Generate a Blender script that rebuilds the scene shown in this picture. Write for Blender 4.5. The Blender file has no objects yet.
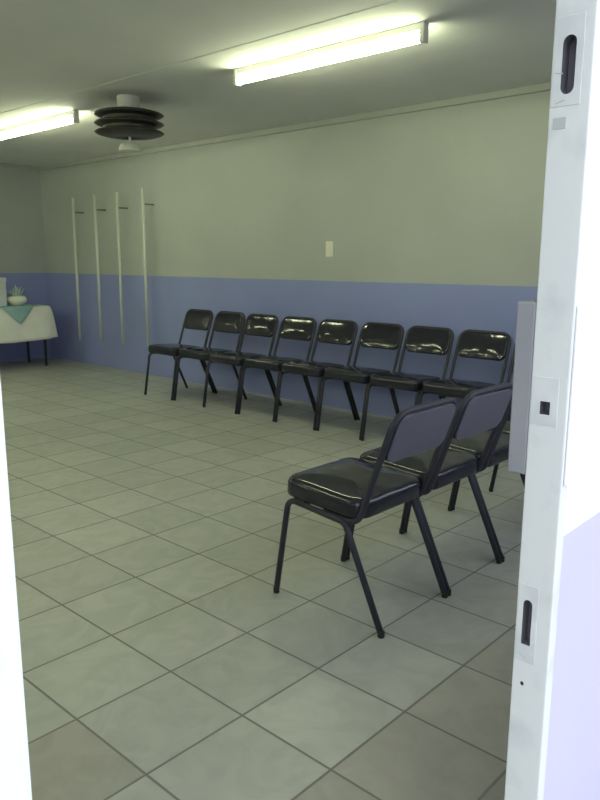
import bpy, bmesh, math, random
from mathutils import Vector, Matrix
random.seed(7)
SC = bpy.context.scene
COL = SC.collection

# ------------------------------------------------------------------ materials
def material(name, color, rough=0.6, metal=0.0, coat=0.0, spec=0.5):
    m = bpy.data.materials.new(name); m.use_nodes = True
    b = m.node_tree.nodes['Principled BSDF']
    b.inputs['Base Color'].default_value = (*color, 1)
    b.inputs['Roughness'].default_value = rough
    b.inputs['Metallic'].default_value = metal
    b.inputs['Specular IOR Level'].default_value = spec
    b.inputs['Coat Weight'].default_value = coat
    b.inputs['Coat Roughness'].default_value = 0.05
    return m

def nodes(m):
    return m.node_tree.nodes, m.node_tree.links, m.node_tree.nodes['Principled BSDF']

def add_bump(m, scale, strength, dist=0.002, detail=4.0, stretch=None, kind='noise'):
    N, L, b = nodes(m)
    tc = N.new('ShaderNodeTexCoord'); src = tc.outputs['Object']
    if stretch:
        mp = N.new('ShaderNodeMapping'); mp.inputs['Scale'].default_value = stretch
        L.new(src, mp.inputs['Vector']); src = mp.outputs['Vector']
    t = N.new('ShaderNodeTexNoise'); t.inputs['Scale'].default_value = scale; t.inputs['Detail'].default_value = detail
    L.new(src, t.inputs['Vector'])
    bp = N.new('ShaderNodeBump'); bp.inputs['Strength'].default_value = strength; bp.inputs['Distance'].default_value = dist
    L.new(t.outputs['Fac'], bp.inputs['Height']); L.new(bp.outputs['Normal'], b.inputs['Normal'])
    return m

def mottle(m, c1, c2, scale, detail=3.0, lo=0.35, hi=0.65):
    N, L, b = nodes(m)
    tc = N.new('ShaderNodeTexCoord')
    t = N.new('ShaderNodeTexNoise'); t.inputs['Scale'].default_value = scale; t.inputs['Detail'].default_value = detail
    L.new(tc.outputs['Object'], t.inputs['Vector'])
    r = N.new('ShaderNodeValToRGB')
    r.color_ramp.elements[0].position = lo; r.color_ramp.elements[0].color = (*c1, 1)
    r.color_ramp.elements[1].position = hi; r.color_ramp.elements[1].color = (*c2, 1)
    L.new(t.outputs['Fac'], r.inputs['Fac']); L.new(r.outputs['Color'], b.inputs['Base Color'])
    return m

def emission(name, color, strength):
    m = bpy.data.materials.new(name); m.use_nodes = True
    N = m.node_tree.nodes; N.clear()
    e = N.new('ShaderNodeEmission'); o = N.new('ShaderNodeOutputMaterial')
    e.inputs['Color'].default_value = (*color, 1); e.inputs['Strength'].default_value = strength
    m.node_tree.links.new(e.outputs[0], o.inputs['Surface'])
    return m

def two_tone(name, upper, lower, zsplit, rough=0.45):
    """painted wall: lower band one colour, upper another, split at a world height"""
    m = material(name, upper, rough)
    N, L, b = nodes(m)
    tc = N.new('ShaderNodeTexCoord'); sp = N.new('ShaderNodeSeparateXYZ')
    L.new(tc.outputs['Object'], sp.inputs[0])
    nz = N.new('ShaderNodeTexNoise'); nz.inputs['Scale'].default_value = 3.0
    L.new(tc.outputs['Object'], nz.inputs['Vector'])
    ad = N.new('ShaderNodeMath'); ad.operation = 'MULTIPLY_ADD'
    ad.inputs[1].default_value = 0.006; L.new(nz.outputs['Fac'], ad.inputs[0]); L.new(sp.outputs['Z'], ad.inputs[2])
    gt = N.new('ShaderNodeMath'); gt.operation = 'GREATER_THAN'; gt.inputs[1].default_value = zsplit + 0.003
    L.new(ad.outputs[0], gt.inputs[0])
    mx = N.new('ShaderNodeMix'); mx.data_type = 'RGBA'
    mx.inputs['A'].default_value = (*lower, 1); mx.inputs['B'].default_value = (*upper, 1)
    L.new(gt.outputs[0], mx.inputs['Factor'])
    # faint patchiness of the paint
    n2 = N.new('ShaderNodeTexNoise'); n2.inputs['Scale'].default_value = 1.7; n2.inputs['Detail'].default_value = 5
    L.new(tc.outputs['Object'], n2.inputs['Vector'])
    mr = N.new('ShaderNodeMapRange'); mr.inputs['From Min'].default_value = 0.3; mr.inputs['From Max'].default_value = 0.7
    mr.inputs['To Min'].default_value = 0.95; mr.inputs['To Max'].default_value = 1.04
    L.new(n2.outputs['Fac'], mr.inputs['Value'])
    ml = N.new('ShaderNodeMix'); ml.data_type = 'RGBA'; ml.blend_type = 'MULTIPLY'; ml.inputs['Factor'].default_value = 1
    L.new(mx.outputs['Result'], ml.inputs['A']); L.new(mr.outputs['Result'], ml.inputs['B'])
    L.new(ml.outputs['Result'], b.inputs['Base Color'])
    n3 = N.new('ShaderNodeTexNoise'); n3.inputs['Scale'].default_value = 60
    L.new(tc.outputs['Object'], n3.inputs['Vector'])
    bp = N.new('ShaderNodeBump'); bp.inputs['Strength'].default_value = 0.12; bp.inputs['Distance'].default_value = 0.002
    L.new(n3.outputs['Fac'], bp.inputs['Height']); L.new(bp.outputs['Normal'], b.inputs['Normal'])
    return m

TILE = 0.36764; OX = 1.03845; OY = 1.89813
def tile_material(name, ca, cb):
    m = material(name, ca, 0.38, spec=0.45)
    N, L, b = nodes(m)
    tc = N.new('ShaderNodeTexCoord'); sp = N.new('ShaderNodeSeparateXYZ'); L.new(tc.outputs['Object'], sp.inputs[0])
    def math_(op, a, bb=None, cc=None):
        n = N.new('ShaderNodeMath'); n.operation = op
        for i, v in enumerate((a, bb, cc)):
            if v is None: continue
            if isinstance(v, (int, float)): n.inputs[i].default_value = v
            else: L.new(v, n.inputs[i])
        return n.outputs[0]
    u = math_('DIVIDE', math_('SUBTRACT', sp.outputs['X'], OX), TILE)
    v = math_('DIVIDE', math_('SUBTRACT', sp.outputs['Y'], OY), TILE)
    def edge(q):
        f = math_('FRACT', q)
        return math_('SUBTRACT', 0.5, math_('ABSOLUTE', math_('SUBTRACT', f, 0.5)))
    d = math_('MINIMUM', edge(u), edge(v))
    mr = N.new('ShaderNodeMapRange'); mr.interpolation_type = 'SMOOTHSTEP'
    mr.inputs['From Min'].default_value = 0.007; mr.inputs['From Max'].default_value = 0.0145
    L.new(d, mr.inputs['Value']); grout = mr.outputs['Result']
    # one random value per tile
    cx = N.new('ShaderNodeCombineXYZ'); L.new(math_('FLOOR', u), cx.inputs[0]); L.new(math_('FLOOR', v), cx.inputs[1])
    wn = N.new('ShaderNodeTexWhiteNoise'); wn.noise_dimensions = '3D'; L.new(cx.outputs[0], wn.inputs['Vector'])
    # marbled veins inside each tile, offset per tile
    off = N.new('ShaderNodeVectorMath'); off.operation = 'MULTIPLY_ADD'
    off.inputs[1].default_value = (7.3, 5.1, 3.7); L.new(wn.outputs['Color'], off.inputs[0]); L.new(tc.outputs['Object'], off.inputs[2])
    nz = N.new('ShaderNodeTexNoise'); nz.inputs['Scale'].default_value = 5.0; nz.inputs['Detail'].default_value = 7; nz.inputs['Distortion'].default_value = 2.2
    L.new(off.outputs[0], nz.inputs['Vector'])
    vr = N.new('ShaderNodeValToRGB')
    vr.color_ramp.elements[0].position = 0.36; vr.color_ramp.elements[0].color = (*cb, 1)
    vr.color_ramp.elements[1].position = 0.62; vr.color_ramp.elements[1].color = (*ca, 1)
    L.new(nz.outputs['Fac'], vr.inputs['Fac'])
    tv = N.new('ShaderNodeMapRange'); tv.inputs['To Min'].default_value = 0.90; tv.inputs['To Max'].default_value = 1.06
    L.new(wn.outputs['Value'], tv.inputs['Value'])
    ml = N.new('ShaderNodeMix'); ml.data_type = 'RGBA'; ml.blend_type = 'MULTIPLY'; ml.inputs['Factor'].default_value = 1
    L.new(vr.outputs['Color'], ml.inputs['A']); L.new(tv.outputs['Result'], ml.inputs['B'])
    gx = N.new('ShaderNodeMix'); gx.data_type = 'RGBA'
    gx.inputs['A'].default_value = (0.175, 0.17, 0.155, 1); L.new(ml.outputs['Result'], gx.inputs['B'])
    L.new(grout, gx.inputs['Factor']); L.new(gx.outputs['Result'], b.inputs['Base Color'])
    rr = N.new('ShaderNodeMapRange'); rr.inputs['To Min'].default_value = 0.85; rr.inputs['To Max'].default_value = 0.42
    L.new(grout, rr.inputs['Value']); L.new(rr.outputs['Result'], b.inputs['Roughness'])
    hs = math_('MULTIPLY_ADD', nz.outputs['Fac'], 0.12, grout)
    bp = N.new('ShaderNodeBump'); bp.inputs['Strength'].default_value = 0.5; bp.inputs['Distance'].default_value = 0.002
    L.new(hs, bp.inputs['Height']); L.new(bp.outputs['Normal'], b.inputs['Normal'])
    return m

M = {}
M['tile_grey'] = tile_material('grey_tile', (0.395, 0.405, 0.37), (0.345, 0.355, 0.325))
M['tile_brown'] = tile_material('brown_tile', (0.345, 0.338, 0.30), (0.31, 0.302, 0.268))
M['wall'] = two_tone('painted_wall', (0.395, 0.415, 0.40), (0.24, 0.275, 0.54), 1.228)
M['wall_out'] = two_tone('outer_wall', (0.86, 0.86, 0.87), (0.53, 0.51, 0.66), 0.955)
M['ceiling'] = mottle(material('ceiling_paint', (0.7, 0.7, 0.67), 0.8), (0.76, 0.76, 0.74), (0.81, 0.81, 0.79), 1.2)
M['cornice'] = material('cornice_paint', (0.36, 0.37, 0.35), 0.6)
M['ground'] = add_bump(mottle(material('paving', (0.5, 0.5, 0.48), 0.9), (0.20, 0.20, 0.19), (0.25, 0.25, 0.24), 6), 40, 0.3)
M['frame'] = mottle(material('frame_enamel', (0.72, 0.74, 0.76), 0.4), (0.54, 0.56, 0.58), (0.66, 0.68, 0.69), 9, 6, 0.28, 0.46)
M['strike'] = mottle(material('strike_plate_steel', (0.66, 0.68, 0.70), 0.4), (0.55, 0.57, 0.59), (0.65, 0.67, 0.68), 14, 6)
M['filler'] = material('grey_filler', (0.44, 0.46, 0.46), 0.8)
M['slot_shade'] = material('painted_slot_shade', (0.11, 0.11, 0.125), 0.8)  # shade inside the bolt slots, put into the colour
M['lockbox'] = mottle(material('lock_case_enamel', (0.36, 0.37, 0.40), 0.4), (0.25, 0.255, 0.285), (0.28, 0.285, 0.315), 5)
M['plate'] = mottle(material('white_plate', (0.88, 0.88, 0.87), 0.5), (0.86, 0.86, 0.85), (0.90, 0.90, 0.89), 6)
M['vinyl'] = add_bump(material('black_vinyl', (0.022, 0.022, 0.031), 0.08, spec=0.42), 13, 0.16, 0.008, 2.0)
M['vinyl_sheen'] = add_bump(material('vinyl_painted_sheen', (0.11, 0.106, 0.148), 0.36), 7, 0.25, 0.006, 2.0)  # black vinyl lightened: sheen and haze put into the base colour
M['tube'] = mottle(material('black_steel_tube', (0.014, 0.014, 0.016), 0.5, spec=0.25), (0.036, 0.036, 0.050), (0.042, 0.042, 0.058), 20)
M['rubber'] = mottle(material('black_rubber', (0.02, 0.02, 0.02), 0.8), (0.016, 0.016, 0.016), (0.026, 0.026, 0.026), 30)
M['lamp_body'] = mottle(material('lamp_enamel', (0.75, 0.75, 0.72), 0.4), (0.73, 0.73, 0.70), (0.77, 0.77, 0.74), 8)
M['lamp_tube'] = emission('lamp_glow', (0.93, 1.0, 0.63), 31.0)
M['pend_black'] = mottle(material('pendant_black', (0.016, 0.016, 0.016), 0.45), (0.026, 0.026, 0.022), (0.032, 0.032, 0.027), 10)
M['pend_white'] = mottle(material('pendant_white', (0.68, 0.69, 0.64), 0.5), (0.66, 0.67, 0.62), (0.71, 0.72, 0.67), 10)
M['pole'] = mottle(material('pole_white', (0.72, 0.74, 0.68), 0.4), (0.54, 0.56, 0.50), (0.60, 0.62, 0.56), 6)
M['bracket'] = mottle(material('bracket_grey', (0.16, 0.17, 0.14), 0.5), (0.15, 0.16, 0.13), (0.18, 0.19, 0.16), 20)
M['switch'] = mottle(material('switch_cream', (0.74, 0.74, 0.60), 0.4), (0.73, 0.73, 0.59), (0.76, 0.76, 0.62), 20)
M['cloth'] = add_bump(mottle(material('white_cloth', (0.82, 0.82, 0.76), 0.9), (0.80, 0.80, 0.74), (0.85, 0.85, 0.79), 5), 120, 0.3)
M['overlay'] = add_bump(mottle(material('teal_cloth', (0.26, 0.42, 0.45), 0.85), (0.24, 0.40, 0.43), (0.29, 0.45, 0.48), 6), 120, 0.3)
M['china'] = mottle(material('white_china', (0.85, 0.84, 0.72), 0.25), (0.83, 0.82, 0.70), (0.87, 0.86, 0.75), 9)
M['petal'] = mottle(material('pale_petal', (0.60, 0.72, 0.66), 0.7), (0.52, 0.66, 0.60), (0.72, 0.80, 0.76), 14)
M['card'] = mottle(material('pale_card', (0.62, 0.63, 0.64), 0.8), (0.60, 0.61, 0.62), (0.65, 0.66, 0.67), 5)
M['wood'] = add_bump(mottle(material('table_wood', (0.24, 0.16, 0.10), 0.5), (0.20, 0.13, 0.08), (0.28, 0.19, 0.12), 12), 20, 0.2, stretch=(1, 9, 9))

gm = bpy.data.materials.new('added_window_glass'); gm.use_nodes = True
N_ = gm.node_tree.nodes; N_.clear()
ot = N_.new('ShaderNodeOutputMaterial'); ms = N_.new('ShaderNodeMixShader'); tr = N_.new('ShaderNodeBsdfTransparent'); gl = N_.new('ShaderNodeBsdfGlossy')
gl.inputs['Roughness'].default_value = 0.02
ms.inputs['Fac'].default_value = 0.06
gm.node_tree.links.new(tr.outputs[0], ms.inputs[1])
gm.node_tree.links.new(gl.outputs[0], ms.inputs[2]); gm.node_tree.links.new(ms.outputs[0], ot.inputs['Surface'])
M['glass'] = gm

# ------------------------------------------------------------------ mesh helpers
def obj(name, bm, mat, parent=None, smooth=False, mats=None):
    me = bpy.data.meshes.new(name)
    bmesh.ops.recalc_face_normals(bm, faces=bm.faces[:])
    if smooth:
        for f in bm.faces: f.smooth = True
    bm.to_mesh(me); bm.free()
    for m in (mats or [mat]): me.materials.append(m)
    o = bpy.data.objects.new(name, me); COL.objects.link(o)
    if parent: o.parent = parent
    return o

def tag(o, label=None, cat=None, group=None, kind=None):
    if label: o['label'] = label
    if cat: o['category'] = cat
    if group: o['group'] = group
    if kind: o['kind'] = kind
    return o

def empty(name, loc=(0, 0, 0), rz=0.0):
    o = bpy.data.objects.new(name, None); COL.objects.link(o)
    o.empty_display_size = 0.1; o.location = loc; o.rotation_euler = (0, 0, rz)
    return o

def box(bm, lo, hi, bevel=0.0, seg=2):
    lo, hi = Vector(lo), Vector(hi)
    c = (lo + hi) / 2; s = hi - lo
    r = bmesh.ops.create_cube(bm, size=1.0, matrix=Matrix.Translation(c) @ Matrix.Diagonal((*s, 1)))
    if bevel:
        es = list({e for v in r['verts'] for e in v.link_edges})
        bmesh.ops.bevel(bm, geom=es, offset=bevel, segments=seg, affect='EDGES', profile=0.5)
    return bm

def B(lo, hi, bevel=0.0, seg=2):
    return box(bmesh.new(), lo, hi, bevel, seg)

def fillet(pts, rad, n=6):
    """round the inner corners of a polyline"""
    pts = [Vector(p) for p in pts]
    if not isinstance(rad, (list, tuple)): rad = [rad] * (len(pts) - 2)
    out = [pts[0]]
    for i in range(1, len(pts) - 1):
        p, a, b = pts[i], pts[i-1], pts[i+1]
        u = (a - p).normalized(); v = (b - p).normalized()
        ang = u.angle(v)
        if ang > math.pi - 0.05 or rad[i-1] <= 0: out.append(p); continue
        t = min(rad[i-1] / math.tan(ang / 2), (a-p).length * 0.48, (b-p).length * 0.48); r = t * math.tan(ang / 2)
        c = p + (u + v).normalized() * (r / math.sin(ang / 2))
        s, e = p + u * t - c, p + v * t - c
        tot = s.angle(e); ax = s.cross(e).normalized()
        for k in range(n + 1):
            out.append(c + Matrix.Rotation(tot * k / n, 3, ax) @ s)
    out.append(pts[-1])
    return out

def tube(bm, path, r, seg=12, caps=True):
    path = [Vector(p) for p in path]
    t0 = (path[1] - path[0]).normalized()
    n = t0.orthogonal().normalized()
    rings = []
    for i, p in enumerate(path):
        if i == 0: t = (path[1] - p).normalized()
        elif i == len(path) - 1: t = (p - path[i-1]).normalized()
        else: t = ((path[i+1] - p).normalized() + (p - path[i-1]).normalized()).normalized()
        n = (n - t * n.dot(t)).normalized(); b = t.cross(n)
        rings.append([bm.verts.new(p + (n * math.cos(2*math.pi*k/seg) + b * math.sin(2*math.pi*k/seg)) * r) for k in range(seg)])
    for a, c in zip(rings, rings[1:]):
        for k in range(seg):
            bm.faces.new((a[k], a[(k+1) % seg], c[(k+1) % seg], c[k]))
    if caps:
        bm.faces.new(rings[0]); bm.faces.new(list(reversed(rings[-1])))
    return bm

def lathe(bm, prof, seg=40, center=(0, 0, 0)):
    c = Vector(center); rings = []
    for r, z in prof:
        if r < 1e-6: rings.append([bm.verts.new(c + Vector((0, 0, z)))])
        else: rings.append([bm.verts.new(c + Vector((r*math.cos(2*math.pi*k/seg), r*math.sin(2*math.pi*k/seg), z))) for k in range(seg)])
    for a, b in zip(rings, rings[1:]):
        for k in range(seg):
            k2 = (k + 1) % seg
            if len(a) == 1 and len(b) == 1: continue
            if len(a) == 1: bm.faces.new((a[0], b[k2], b[k]))
            elif len(b) == 1: bm.faces.new((a[k], a[k2], b[0]))
            else: bm.faces.new((a[k], a[k2], b[k2], b[k]))
    return bm

def outline(w, d, R, inset, n=7, m=6):
    """rounded-rectangle ring, w x d, corner radius R, inset; m extra points per side"""
    hw, hd = w/2 - inset, d/2 - inset; R = max(R - inset, min(0.004, hw*0.4))
    R = min(R, hw*0.95, hd*0.95)
    pts = []
    cs = [(hw-R, hd-R, 0), (-hw+R, hd-R, 1), (-hw+R, -hd+R, 2), (hw-R, -hd+R, 3)]
    for j, (cx, cy, q) in enumerate(cs):
        for k in range(n + 1):
            a = (q + k/n) * math.pi/2
            pts.append((cx + R*math.cos(a), cy + R*math.sin(a)))
        nx, ny, nq = cs[(j+1) % 4]
        a = (q + 1) * math.pi/2
        p = pts[-1]; e = (nx + R*math.cos(a), ny + R*math.sin(a))
        for k in range(1, m): pts.append((p[0] + (e[0]-p[0])*k/m, p[1] + (e[1]-p[1])*k/m))
    return pts

def pad(w, d, R, t, r, bulge, wob=0.0, seed=0, bulge_low=0.0):
    """upholstered pad: rounded plan, rolled edges, domed top; centre at origin, z from 0 to t"""
    rnd = random.Random(seed); ph = [rnd.uniform(0, 6.28) for _ in range(6)]
    def w_(x, y):
        return wob * (math.sin(31*x + 17*y + ph[0]) + math.sin(23*y - 41*x + ph[1]) + 0.7*math.sin(67*x + 11*y + ph[2])) / 2.7
    bm = bmesh.new(); spec = []
    hmax = min(w, d)/2
    for k in (6, 4, 2): spec.append((r + (hmax - r)*k/7.0, 0.0 - bulge_low*(k/7.0)))
    for k in range(5):
        a = k/4*math.pi/2; spec.append((r*0.5*(1-math.sin(a)), r*0.5*(1-math.cos(a))))
    for k in range(7):
        a = k/6*math.pi/2; spec.append((r*(1-math.cos(a)), t - r + r*math.sin(a)))
    for k in range(1, 9):
        q = k/8.6
        spec.append((r + (hmax - r)*q, t + bulge*(1-(1-q)**2)))
    rings = []
    for i, (ins, z) in enumerate(spec):
        o = outline(w, d, R, min(ins, hmax*0.985))
        f = 1.0 if z > t*0.4 else 0.3
        rings.append([bm.verts.new((x*(1+0), y, z + f*w_(x, y))) for x, y in o])
    for a, b in zip(rings, rings[1:]):
        L = len(a)
        for k in range(L): bm.faces.new((a[k], a[(k+1) % L], b[(k+1) % L], b[k]))
    bm.faces.new(rings[0]); bm.faces.new(list(reversed(rings[-1])))
    return bm

def boolean_cut(o, cutters):
    for c in cutters:
        md = o.modifiers.new('cut', 'BOOLEAN'); md.operation = 'DIFFERENCE'; md.object = c; md.solver = 'EXACT'; md.material_mode = 'TRANSFER'
    bpy.context.view_layer.update()
    dg = bpy.context.evaluated_depsgraph_get()
    me = bpy.data.meshes.new_from_object(o.evaluated_get(dg), preserve_all_data_layers=True, depsgraph=dg)
    o.modifiers.clear(); o.data = me
    return o

# ------------------------------------------------------------------ the setting
XF, YL, XN, YD, YO, ZC = 5.3734, 9.92, -3.2, 0.525, 0.46, 2.6985
XJ, XL = 1.1475, 0.2137            # right and left jamb faces of the doorway
def struct(name, bm, m, **k):
    return tag(obj(name, bm, m, **k), kind='structure')

# floor: one quad per tile, a few tiles of a browner batch
fb = bmesh.new()
i0, i1 = math.floor((XN-OX)/TILE), math.ceil((XF-OX)/TILE)
j0, j1 = math.floor((YO-OY)/TILE), math.ceil((YL-OY)/TILE)
vs = {}
def fv(i, j):
    if (i, j) not in vs:
        vs[(i, j)] = fb.verts.new((min(max(OX+i*TILE, XN), XF), min(max(OY+j*TILE, YO), YL), 0))
    return vs[(i, j)]
# cell (i, j): X index i, Y index j.  (grid corner a, b of the photo = X b, Y -a)
brown = {(1, -3), (2, -3), (-1, -1), (3, -3), (0, -3), (1, -4), (2, -4), (-1, -3), (-2, -1), (-2, -2)}
for i in range(i0, i1):
    for j in range(j0, j1):
        f = fb.faces.new((fv(i, j), fv(i+1, j), fv(i+1, j+1), fv(i, j+1)))
        f.material_index = 1 if (i, j) in brown else 0
fl = struct('floor', fb, None, mats=[M['tile_grey'], M['tile_brown']])
g = bmesh.new(); box(g, (-14, -14, -0.12), (14, YO, -0.005))
struct('ground', g, M['ground'])
struct('ceiling', B((XN-0.2, YO, ZC), (XF+0.2, YL+0.2, ZC+0.15)), M['ceiling'])
struct('wall_far', B((XF, YO, -0.1), (XF+0.2, YL+0.2, ZC)), M['wall'])
struct('wall_left', B((XN, YL, -0.1), (XF, YL+0.2, ZC)), M['wall'])
struct('wall_back', B((XN-0.2, YO, -0.1), (XN, YL+0.2, ZC)), M['wall'])
FW = 0.0275                        # width of the frame face
ZH = 2.08
WX0, WX1, WZ0, WZ1 = 1.75, 4.75, 0.90, 2.30      # unseen window added to let in daylight, right of the door
ymid = YO + 0.032
def pierced(x0, x1, z1, y0, y1):
    bm = bmesh.new()
    for (a, b, c, d) in ((x0, XL-FW, -0.1, z1), (XL-FW, XJ+FW, ZH+FW, z1), (XJ+FW, WX0, -0.1, z1),
                         (WX0, WX1, -0.1, WZ0), (WX0, WX1, WZ1, z1), (WX1, x1, -0.1, z1)):
        box(bm, (a, y0, c), (b, y1, d))
    return bm
struct('wall_front', pierced(XN, XF, ZC, ymid, YD-0.004), M['wall'])
struct('wall_outside', pierced(XN-0.2, XF+0.2, ZC+0.15, YO+0.003, ymid), M['wall_out'])
win = tag(empty('added_window_1', (WX0, YO, WZ0)), kind='structure')
wf = bmesh.new(); ww, wh = WX1-WX0, WZ1-WZ0
for (a, b, c, d) in ((0, ww, 0, 0.04), (0, ww, wh-0.04, wh), (0, 0.04, 0.04, wh-0.04), (ww-0.04, ww, 0.04, wh-0.04),
                     (ww/3-0.018, ww/3+0.018, 0.04, wh-0.04), (2*ww/3-0.018, 2*ww/3+0.018, 0.04, wh-0.04)):
    box(wf, (a, 0.008, c), (b, 0.058, d), 0.003)
obj('added_window_frame', wf, M['frame'], win)
for k in range(3):
    a = (0.04 if k == 0 else k*ww/3+0.018); b = (ww-0.04 if k == 2 else (k+1)*ww/3-0.018)
    obj('pane', B((a, 0.030, 0.04), (b, 0.034, wh-0.04)), M['glass'], win)
# cornice strip along the top of the far and left walls
cb = bmesh.new()
box(cb, (XF-0.022, YD, ZC-0.055), (XF, YL, ZC), 0.004)
struct('trim_1', cb, M['cornice'])
cb = bmesh.new(); box(cb, (XN, YL-0.022, ZC-0.055), (XF-0.022, YL, ZC), 0.004)
struct('trim_2', cb, M['cornice'])
# cover strip over a ceiling board joint
for n_, xx in ((3, 3.25),):
    struct('trim_%d' % n_, B((xx-0.02, YD, ZC-0.002), (xx+0.02, YL-0.03, ZC)), M['ceiling'])

# ---- door frame
door = tag(empty('door_1', (XJ, YO, 0)), kind='structure')
door['label'] = 'grey white steel door frame with bolt slots in its jamb'
def D(x, y, z): return (x-XJ, y-YO, z)
post = obj('frame_post', B(D(XJ, YO, 0), D(XJ+FW, YD, ZH), 0.0025), M['frame'], door)
cut = []
def slot_cutter(yc, w, z0, z1, depth, rounded=(True, True)):
    """rounded slot prism along X"""
    bm = bmesh.new(); pts = []; r = w/2; n = 8
    if rounded[1]:
        for k in range(n+1): a = math.pi*k/n; pts.append((yc + r*math.cos(a), z1 - r + r*math.sin(a)))
    else: pts += [(yc+r, z1), (yc-r, z1)]
    if rounded[0]:
        for k in range(n+1): a = math.pi + math.pi*k/n; pts.append((yc + r*math.cos(a), z0 + r + r*math.sin(a)))
    else: pts += [(yc-r, z0), (yc+r, z0)]
    a = [bm.verts.new(D(XJ-0.01, y, z)) for y, z in pts]
    b = [bm.verts.new(D(XJ+depth, y, z)) for y, z in pts]
    for k in range(len(a)): bm.faces.new((a[k], a[(k+1) % len(a)], b[(k+1) % len(a)], b[k]))
    bm.faces.new(a); bm.faces.new(list(reversed(b)))
    return obj('cutter', bm, M['slot_shade'], door)
slots = [(0.4975, 0.021, 1.672, 1.757, 0.024, (True, True)), (0.4975, 0.017, 1.169, 1.191, 0.022, (False, False)),
         (0.5035, 0.0165, 0.749, 0.834, 0.024, (False, True)), (0.505, 0.0065, 0.668, 0.676, 0.015, (True, True))]
cut = [slot_cutter(*s) for s in slots]
boolean_cut(post, cut)
def strike(z0, z1, y0, y1):
    o = obj('strike_plate', B(D(XJ-0.0008, y0, z0), D(XJ+0.001, y1, z1), 0.0005, 1), M['strike'], door)
    boolean_cut(o, cut)
    return o
strike(1.150, 1.232, 0.476, 0.522); strike(0.715, 0.862, 0.485, 0.522); strike(1.655, 1.785, 0.476, 0.522)
for c in cut: bpy.data.objects.remove(c)
obj('frame_post', B(D(XL-FW, YO, 0), D(XL, YD, ZH), 0.0025), M['frame'], door)
obj('frame_head', B(D(XL-FW, YO, ZH), D(XJ+FW, YD, ZH+FW), 0.0025), M['frame'], door)
obj('filler_patch', B(D(XJ-0.0010, 0.496, 1.622), D(XJ+0.0008, 0.5165, 1.639), 0.0004, 1), M['filler'], door)
sb = bmesh.new()
for (ya, za, yb, zb) in ((0.5005, 0.722, 0.5145, 0.731), (0.500, 1.664, 0.514, 1.660), (0.506, 1.703, 0.519, 1.705)):
    tube(sb, [D(XJ-0.0003, ya, za), D(XJ-0.0003, yb, zb)], 0.0011, 6)
sc_ = obj('scratch', sb, M['filler'], door); sc_['label'] = 'grey scratches in the frame enamel'
lb = obj('lock_case', B(D(XJ+0.001, YD, 1.058), D(XJ+0.075, YD+0.034, 1.354), 0.003), M['lockbox'], door)
lb['label'] = 'pale grey lock case on the inner side of the door frame'
# long plate fixed to the outer wall next to the frame
cp = obj('cover_plate', B(D(XJ+0.0055, YO-0.006, 1.052), D(XJ+0.135, YO-0.0001, 1.352), 0.0025), M['plate'], door)
cp['label'] = 'white cover plate on the outer side of the door frame'

# ------------------------------------------------------------------ chairs
TR = 0.0130
def build_chair(seed=0):
    root = empty('stacking_chair')
    HX = 0.2305
    # side leg frames: front leg, rail under the seat, rear leg, each leg a mesh of its own
    for s in (-1, 1):
        x = s*HX
        full = fillet([(x, 0.28, 0.012), (x, 0.208, 0.444), (x, -0.095, 0.416), (x, -0.281, 0.012)], [0.045, 0.04])
        mid = len(full)//2
        for part in (full[:mid], full[mid-1:]):
            leg = obj('leg', tube(bmesh.new(), part, TR), M['tube'], root, smooth=True)
            end = part[0] if part is not full[mid-1:] and part[0].z < 0.05 else part[-1]
            fb_ = bmesh.new(); lathe(fb_, [(0, 0), (0.0125, 0), (0.0134, 0.003), (0.0134, 0.026), (0, 0.026)], 14, (end.x, end.y, 0))
            obj('rubber_foot', fb_, M['rubber'], leg, smooth=False)
    sb = bmesh.new()
    for y, z in ((0.13, 0.4365), (-0.03, 0.422)):
        tube(sb, [(-HX, y, z), (HX, y, z)], 0.010)
    obj('seat_frame', sb, M['tube'], root, smooth=True)
    # back frame: one U-shaped tube from under the seat, up and over
    bx = 0.215
    p = [(-bx, 0.03, 0.426), (-bx, -0.148, 0.420), (-bx, -0.312, 0.879), (bx, -0.312, 0.879), (bx, -0.148, 0.420), (bx, 0.03, 0.426)]
    bf = tube(bmesh.new(), fillet(p, [0.06, 0.075, 0.075, 0.06], 8), TR)
    obj('back_frame', bf, M['tube'], root, smooth=True)
    # seat pad
    sp = pad(0.466, 0.425, 0.075, 0.082, 0.030, 0.018, 0.0024, seed)
    bmesh.ops.transform(sp, matrix=Matrix.Translation((0, 0.044, 0.443)) @ Matrix.Rotation(math.radians(3.2), 4, 'X'), verts=sp.verts)
    obj('seat', sp, M['vinyl'], root, smooth=True)
    # backrest pad between the posts
    lean = math.atan2(0.312-0.148, 0.884-0.420)
    bp = pad(0.404, 0.205, 0.050, 0.026, 0.012, 0.008, 0.0026, seed+3)
    # local: x width, y up the back, z forward
    up = Vector((0, -math.sin(lean), math.cos(lean))); fw = Vector((0, math.cos(lean), math.sin(lean)))
    mt = Matrix(((1, 0, 0, 0), (0, up.y, fw.y, 0), (0, up.z, fw.z, 0), (0, 0, 0, 1)))
    mt[0][0] = 1
    c = Vector((0, -0.312, 0.879)) - up*0.113 - fw*0.010
    T = Matrix.Translation(c) @ mt
    bmesh.ops.transform(bp, matrix=T, verts=bp.verts)
    back = obj('backrest', bp, M['vinyl'], root, smooth=True)
    pn = pad(0.398, 0.200, 0.048, 0.008, 0.004, 0.002)
    bmesh.ops.transform(pn, matrix=T @ Matrix.Translation((0, 0, -0.0065)), verts=pn.verts)
    pl = obj('back_panel', pn, M['vinyl_sheen'], back, smooth=True); pl['label'] = 'rear panel of the backrest, lightened by painted sheen and haze'
    return root

def copy_tree(o, parent=None):
    c = o.copy(); COL.objects.link(c); c.parent = parent
    for ch in list(o.children): copy_tree(ch, c)
    return c

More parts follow.
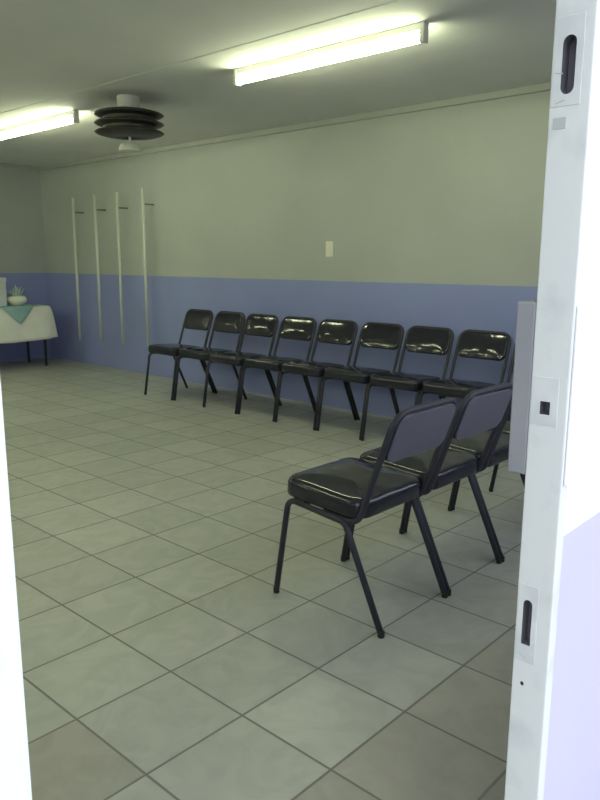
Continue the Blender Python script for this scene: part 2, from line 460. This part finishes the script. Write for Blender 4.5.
proto = build_chair()
near_labels = ['black padded chair nearest the camera, front seat of the short row',
               'black padded chair second from the camera, joined behind the nearest chair',
               'black padded chair third in the short row, backrest hidden by the lock case',
               'black padded chair at the hidden far end of the short row, only legs showing']
far_labels = ['black shiny chair at the left end of the wall row beside the white poles',
              'black shiny chair second from the left in the wall row',
              'black shiny chair third from the left in the wall row',
              'black shiny chair fourth from the left in the wall row',
              'black shiny chair fifth from the left in the wall row, below the light switch',
              'black shiny chair sixth from the left in the wall row',
              'black shiny chair seventh from the left in the wall row',
              'black shiny chair eighth from the left in the wall row, above the nearer chairs',
              'black shiny chair ninth in the wall row, mostly hidden behind the door frame']
first = True
for k, lab in enumerate(near_labels):
    o = proto if first else copy_tree(proto); first = False
    o.location = (2.3315 + 0.488*k, 1.778, 0); o.rotation_euler = (0, 0, 0)
    tag(o, lab, 'chair', 'short row of chairs near the door')
for k, lab in enumerate(far_labels):
    o = copy_tree(proto)
    o.location = (4.793 + [0, .012, -.006, .004, 0, .01, -.004, .005, 0][k], 6.145 - 0.488*k, 0)
    o.rotation_euler = (0, 0, math.pi/2)
    tag(o, lab, 'chair', 'row of chairs along the far wall')

# ------------------------------------------------------------------ fluorescent lamps
def build_lamp():
    L = 1.53
    r = empty('fluorescent_ceiling_lamp')
    hb = B((-0.022, 0.01, -0.040), (0.022, L-0.01, 0), 0.006)
    obj('housing', hb, M['lamp_body'], r)
    for y in (0.0, L-0.03):
        obj('lamp_holder', B((-0.026, y, -0.108), (0.026, y+0.03, -0.0), 0.006), M['lamp_body'], r)
    obj('tube', tube(bmesh.new(), [(0, 0.03, -0.078), (0, L-0.03, -0.078)], 0.023, 16), M['lamp_tube'], r, smooth=True)
    return r
lamp = build_lamp(); lamp.location = (3.605, 2.376, ZC)
tag(lamp, 'long lit fluorescent tube lamp on the ceiling above the near chairs', 'lamp', 'fluorescent ceiling lamps')
l2 = copy_tree(lamp); l2.location = (3.605, 5.955, ZC)
tag(l2, 'lit fluorescent tube lamp at the left edge beyond the black pendant', 'lamp', 'fluorescent ceiling lamps')
ADDED_FILL_LAMPS = [(0.5, 2.376), (0.5, 5.2), (1.6, 8.1), (-1.9, 2.376), (-1.9, 5.2), (-1.9, 8.0)]  # unseen lamps added to brighten the room
for (x, y) in ADDED_FILL_LAMPS:
    l3 = copy_tree(lamp); l3.location = (x, y, ZC)
    tag(l3, 'added unseen fluorescent lamp that brightens the room', 'lamp', 'added fill lamps outside the frame')

# ------------------------------------------------------------------ pendant
pd = tag(empty('pendant_light', (3.6, 5.17, ZC)), 'black three-tiered round pendant with white mount hanging from the ceiling', 'pendant lamp')
obj('ceiling_mount', lathe(bmesh.new(), [(0, 0), (0.088, 0), (0.09, -0.006), (0.086, -0.085), (0.08, -0.095), (0, -0.095)]), M['pend_white'], pd, smooth=False)
obj('core', lathe(bmesh.new(), [(0, -0.112), (0.2, -0.114), (0.205, -0.12), (0.205, -0.296), (0.2, -0.302), (0, -0.304)], 40), M['pend_black'], pd)
obj('stem', tube(bmesh.new(), [(0, 0, -0.09), (0, 0, -0.37)], 0.011), M['pend_white'], pd, smooth=True)
for zc in (-0.139, -0.208, -0.277):
    prof = [(0.02, zc+0.030), (0.15, zc+0.029), (0.215, zc+0.022), (0.262, zc+0.009), (0.276, zc), (0.262, zc-0.009), (0.215, zc-0.022), (0.15, zc-0.029), (0.02, zc-0.030)]
    obj('shade_ring', lathe(bmesh.new(), prof + [prof[0]], 48), M['pend_black'], pd, smooth=True)
obj('lower_cap', lathe(bmesh.new(), [(0, -0.362), (0.07, -0.362), (0.078, -0.37), (0.092, -0.408), (0.088, -0.416), (0, -0.420)]), M['pend_white'], pd, smooth=False)

# ------------------------------------------------------------------ poles standing off the far wall
def build_pole():
    r = empty('wall_pole')
    obj('pole', tube(bmesh.new(), [(0, 0, 0), (0, 0, 1.86)], 0.0165, 14), M['pole'], r, smooth=True)
    bb = bmesh.new(); tube(bb, [(0.0, 0, 1.675), (0.148, 0, 1.675)], 0.010, 10)
    br = obj('wall_bracket', bb, M['bracket'], r, smooth=True)
    return r
XP = XF - 0.15
pole = build_pole()
pl_lab = ['leftmost white vertical pole on the far wall, nearest the table', 'second white vertical pole from the left on the far wall',
          'third white vertical pole from the left on the far wall', 'rightmost white vertical pole on the far wall, above the first chair']
for k, (y, z) in enumerate(((8.83, 0.35), (8.31, 0.365), (7.816, 0.366), (7.285, 0.385))):
    o = pole if k == 0 else copy_tree(pole)
    o.location = (XP, y, z)
    tag(o, pl_lab[k], 'pole', 'white poles on the far wall')

# ------------------------------------------------------------------ light switch
sw = tag(empty('light_switch', (XF, 4.54, 1.526)), 'small cream light switch plate on the far wall above the chairs', 'light switch')
obj('plate', B((-0.010, -0.046, -0.072), (0, 0.046, 0.072), 0.003), M['switch'], sw)
obj('rocker', B((-0.015, -0.014, -0.024), (-0.008, 0.014, 0.024), 0.002), M['switch'], sw)

# ------------------------------------------------------------------ table with cloth in the far corner
TX0, TX1, TY0, TY1, TZ = 3.55, 4.97, 9.06, 9.72, 0.805
tb = tag(empty('side_table', ((TX0+TX1)/2, (TY0+TY1)/2, 0)), 'table under a white cloth in the far left corner', 'table')
cx, cy = (TX0+TX1)/2, (TY0+TY1)/2
obj('tabletop', B((TX0-cx+0.03, TY0-cy+0.03, TZ-0.04), (TX1-cx-0.03, TY1-cy-0.03, TZ-0.008), 0.004), M['wood'], tb)
for sx in (TX0-cx+0.09, TX1-cx-0.09):
    for sy in (TY0-cy+0.09, TY1-cy-0.09):
        obj('leg', tube(bmesh.new(), [(sx, sy, 0), (sx, sy, TZ-0.04)], 0.018), M['tube'], tb, smooth=True)
def draped(w, d, drop, R, zt, flare, waves, amp, thick=0.004):
    """cloth over a rectangular top: flat top, rolled edge, wavy hanging skirt"""
    bm = bmesh.new(); rings = []
    base = outline(w, d, R, 0.0, 8, 16)
    def ring(inset, z, out, k):
        o = outline(w, d, R, inset, 8, 16) if inset > 0 else base
        n = len(o); vs_ = []
        for i, (x, y) in enumerate(o):
            a, b = o[i-1], o[(i+1) % n]
            tx, ty = b[0]-a[0], b[1]-a[1]; l = math.hypot(tx, ty) or 1
            nx, ny = ty/l, -tx/l
            ww = amp*k*math.sin(i/n*2*math.pi*waves + 1.1*math.sin(i*0.11))
            zz = z + (0.012*k*math.sin(i/n*2*math.pi*5+2) if k > 0.9 else 0)
            vs_.append(bm.verts.new((x + nx*(out+ww), y + ny*(out+ww), zz)))
        rings.append(vs_)
    for q in (0.9, 0.6, 0.3, 0.1): ring(min(w, d)/2*q, zt, 0, 0)
    ring(0.012, zt, 0, 0); ring(0, zt-0.004, 0.004, 0); ring(0, zt-0.018, 0.011, 0.0)
    for k in range(1, 11):
        t = k/10; ring(0, zt-0.018-(drop-0.018)*t, 0.011 + flare*t**0.6, t**0.8)
    for a, b in zip(rings, rings[1:]):
        n = len(a)
        for i in range(n): bm.faces.new((a[i], a[(i+1) % n], b[(i+1) % n], b[i]))
    bm.faces.new(rings[0])
    return bm
cl = obj('tablecloth', draped(TX1-TX0, TY1-TY0, 0.43, 0.10, TZ, 0.06, 15, 0.016), M['cloth'], smooth=True)
cl.location = (cx, cy, 0)
md = cl.modifiers.new('thickness', 'SOLIDIFY'); md.thickness = 0.004; md.offset = -1
tag(cl, 'long white tablecloth hanging over the table in the far corner', 'tablecloth')
# teal overlay: a square laid diamond-wise, its front corner hanging over the edge
ob = bmesh.new(); n = 32; S = 0.345
g_ = {}
yf = TY0 - cy                       # front edge in local y
for i in range(n+1):
    for j in range(n+1):
        u, v = (i/n-0.5)*2*S, (j/n-0.5)*2*S
        x = (u - v)*0.7071; y = (u + v)*0.7071 + (9.315 - cy)
        z = TZ + 0.007
        lim = yf + 0.004
        if y < lim:
            ex = lim - y
            hang = max(ex - 0.02, 0)
            y = lim - min(ex, 0.02) - 0.012*min(ex/0.02, 1) - 0.075*(min(hang, 0.43)/0.43)**0.6 - 0.003*math.sin(x*26)*min(hang*6, 1)
            z = TZ + 0.007 - hang
        back = (TY1 - cy) + 0.03
        if y > back: y = back + 0.002*(y-back)
        g_[(i, j)] = ob.verts.new((x, y, z))
for i in range(n):
    for j in range(n): ob.faces.new((g_[(i, j)], g_[(i+1, j)], g_[(i+1, j+1)], g_[(i, j+1)]))
ov = obj('table_overlay', ob, M['overlay'], smooth=True); ov.location = (4.47, cy, 0.002)
md = ov.modifiers.new('thickness', 'SOLIDIFY'); md.thickness = 0.003; md.offset = 1
tag(ov, 'teal overlay cloth laid cornerwise on the white tablecloth', 'table overlay')
# white bowl with pale petals
bw = tag(empty('bowl', (4.60, 9.31, TZ+0.013)), 'white round bowl of pale flowers standing on the teal overlay', 'bowl')
obj('bowl_body', lathe(bmesh.new(), [(0, 0), (0.07, 0), (0.075, 0.008), (0.115, 0.035), (0.132, 0.07), (0.122, 0.105), (0.095, 0.125), (0.088, 0.122), (0.112, 0.10), (0.12, 0.07), (0.10, 0.04), (0, 0.02)], 36), M['china'], bw, smooth=True)
rnd = random.Random(4)
def leaf(bm, base, az, tilt, L, W):
    dr = Vector((math.cos(az)*math.sin(tilt), math.sin(az)*math.sin(tilt), math.cos(tilt)))
    sd = Vector((-math.sin(az), math.cos(az), 0)); nn = dr.cross(sd)
    rows = []
    for k in range(6):
        t = k/5; w = W*math.sin(math.pi*(0.12+0.86*t))
        c = base + dr*L*t + nn*(0.02*math.sin(t*2.5)) - Vector((0, 0, 0.03*t*t*math.sin(tilt)))
        rows.append([bm.verts.new(c - sd*w), bm.verts.new(c + nn*0.004), bm.verts.new(c + sd*w), bm.verts.new(c - nn*0.003)])
    for a, b in zip(rows, rows[1:]):
        for q in range(4): bm.faces.new((a[q], a[(q+1) % 4], b[(q+1) % 4], b[q]))
    bm.faces.new(rows[0]); bm.faces.new(rows[-1])
for k in range(13):
    az = k*2.4; tl = 0.15 + 0.6*rnd.random()
    lf = bmesh.new(); leaf(lf, Vector((0.03*math.cos(az), 0.03*math.sin(az), 0.06)), az, tl, 0.17+0.06*rnd.random(), 0.022)
    obj('petal', lf, M['petal'], bw, smooth=True)
# pale upright box at the left of the bowl
bx_ = empty('storage_box', (4.15, 9.36, TZ+0.013))
tag(bx_, 'pale upright box on the table at the left edge beside the bowl', 'box')
obj('box_body', B((-0.28, -0.12, 0.0), (0.285, 0.12, 0.31), 0.004), M['card'], bx_)
obj('lid', B((-0.287, -0.127, 0.31), (0.292, 0.127, 0.365), 0.004), M['card'], bx_)

# ------------------------------------------------------------------ light and camera
w = bpy.data.worlds.new('sky'); SC.world = w; w.use_nodes = True
bg = w.node_tree.nodes['Background']
bg.inputs['Color'].default_value = (0.86, 0.92, 1.0, 1); bg.inputs['Strength'].default_value = 2.0

cam = bpy.data.cameras.new('camera'); co = bpy.data.objects.new('camera', cam); COL.objects.link(co)
cam.sensor_fit = 'VERTICAL'; cam.sensor_height = 32.0; cam.lens = 724.8146*32.0/800.0
cam.clip_start = 0.02; cam.clip_end = 200
yaw, pit, roll = math.radians(42.47277), math.radians(10.91364), math.radians(0.22589)
F = Vector((math.cos(yaw)*math.cos(pit), math.sin(yaw)*math.cos(pit), -math.sin(pit)))
R0 = Vector((math.sin(yaw), -math.cos(yaw), 0)); U0 = R0.cross(F)
Rr = R0*math.cos(roll) + U0*math.sin(roll); Uu = -R0*math.sin(roll) + U0*math.cos(roll)
mm = Matrix(((Rr.x, Uu.x, -F.x, 0), (Rr.y, Uu.y, -F.y, 0), (Rr.z, Uu.z, -F.z, 1.42), (0, 0, 0, 1)))
co.matrix_world = mm
SC.camera = co
SC.view_settings.view_transform = 'Standard'; SC.view_settings.look = 'None'
SC.view_settings.gamma = 1.0; SC.view_settings.use_curve_mapping = False
SC.view_settings.exposure = 0.47
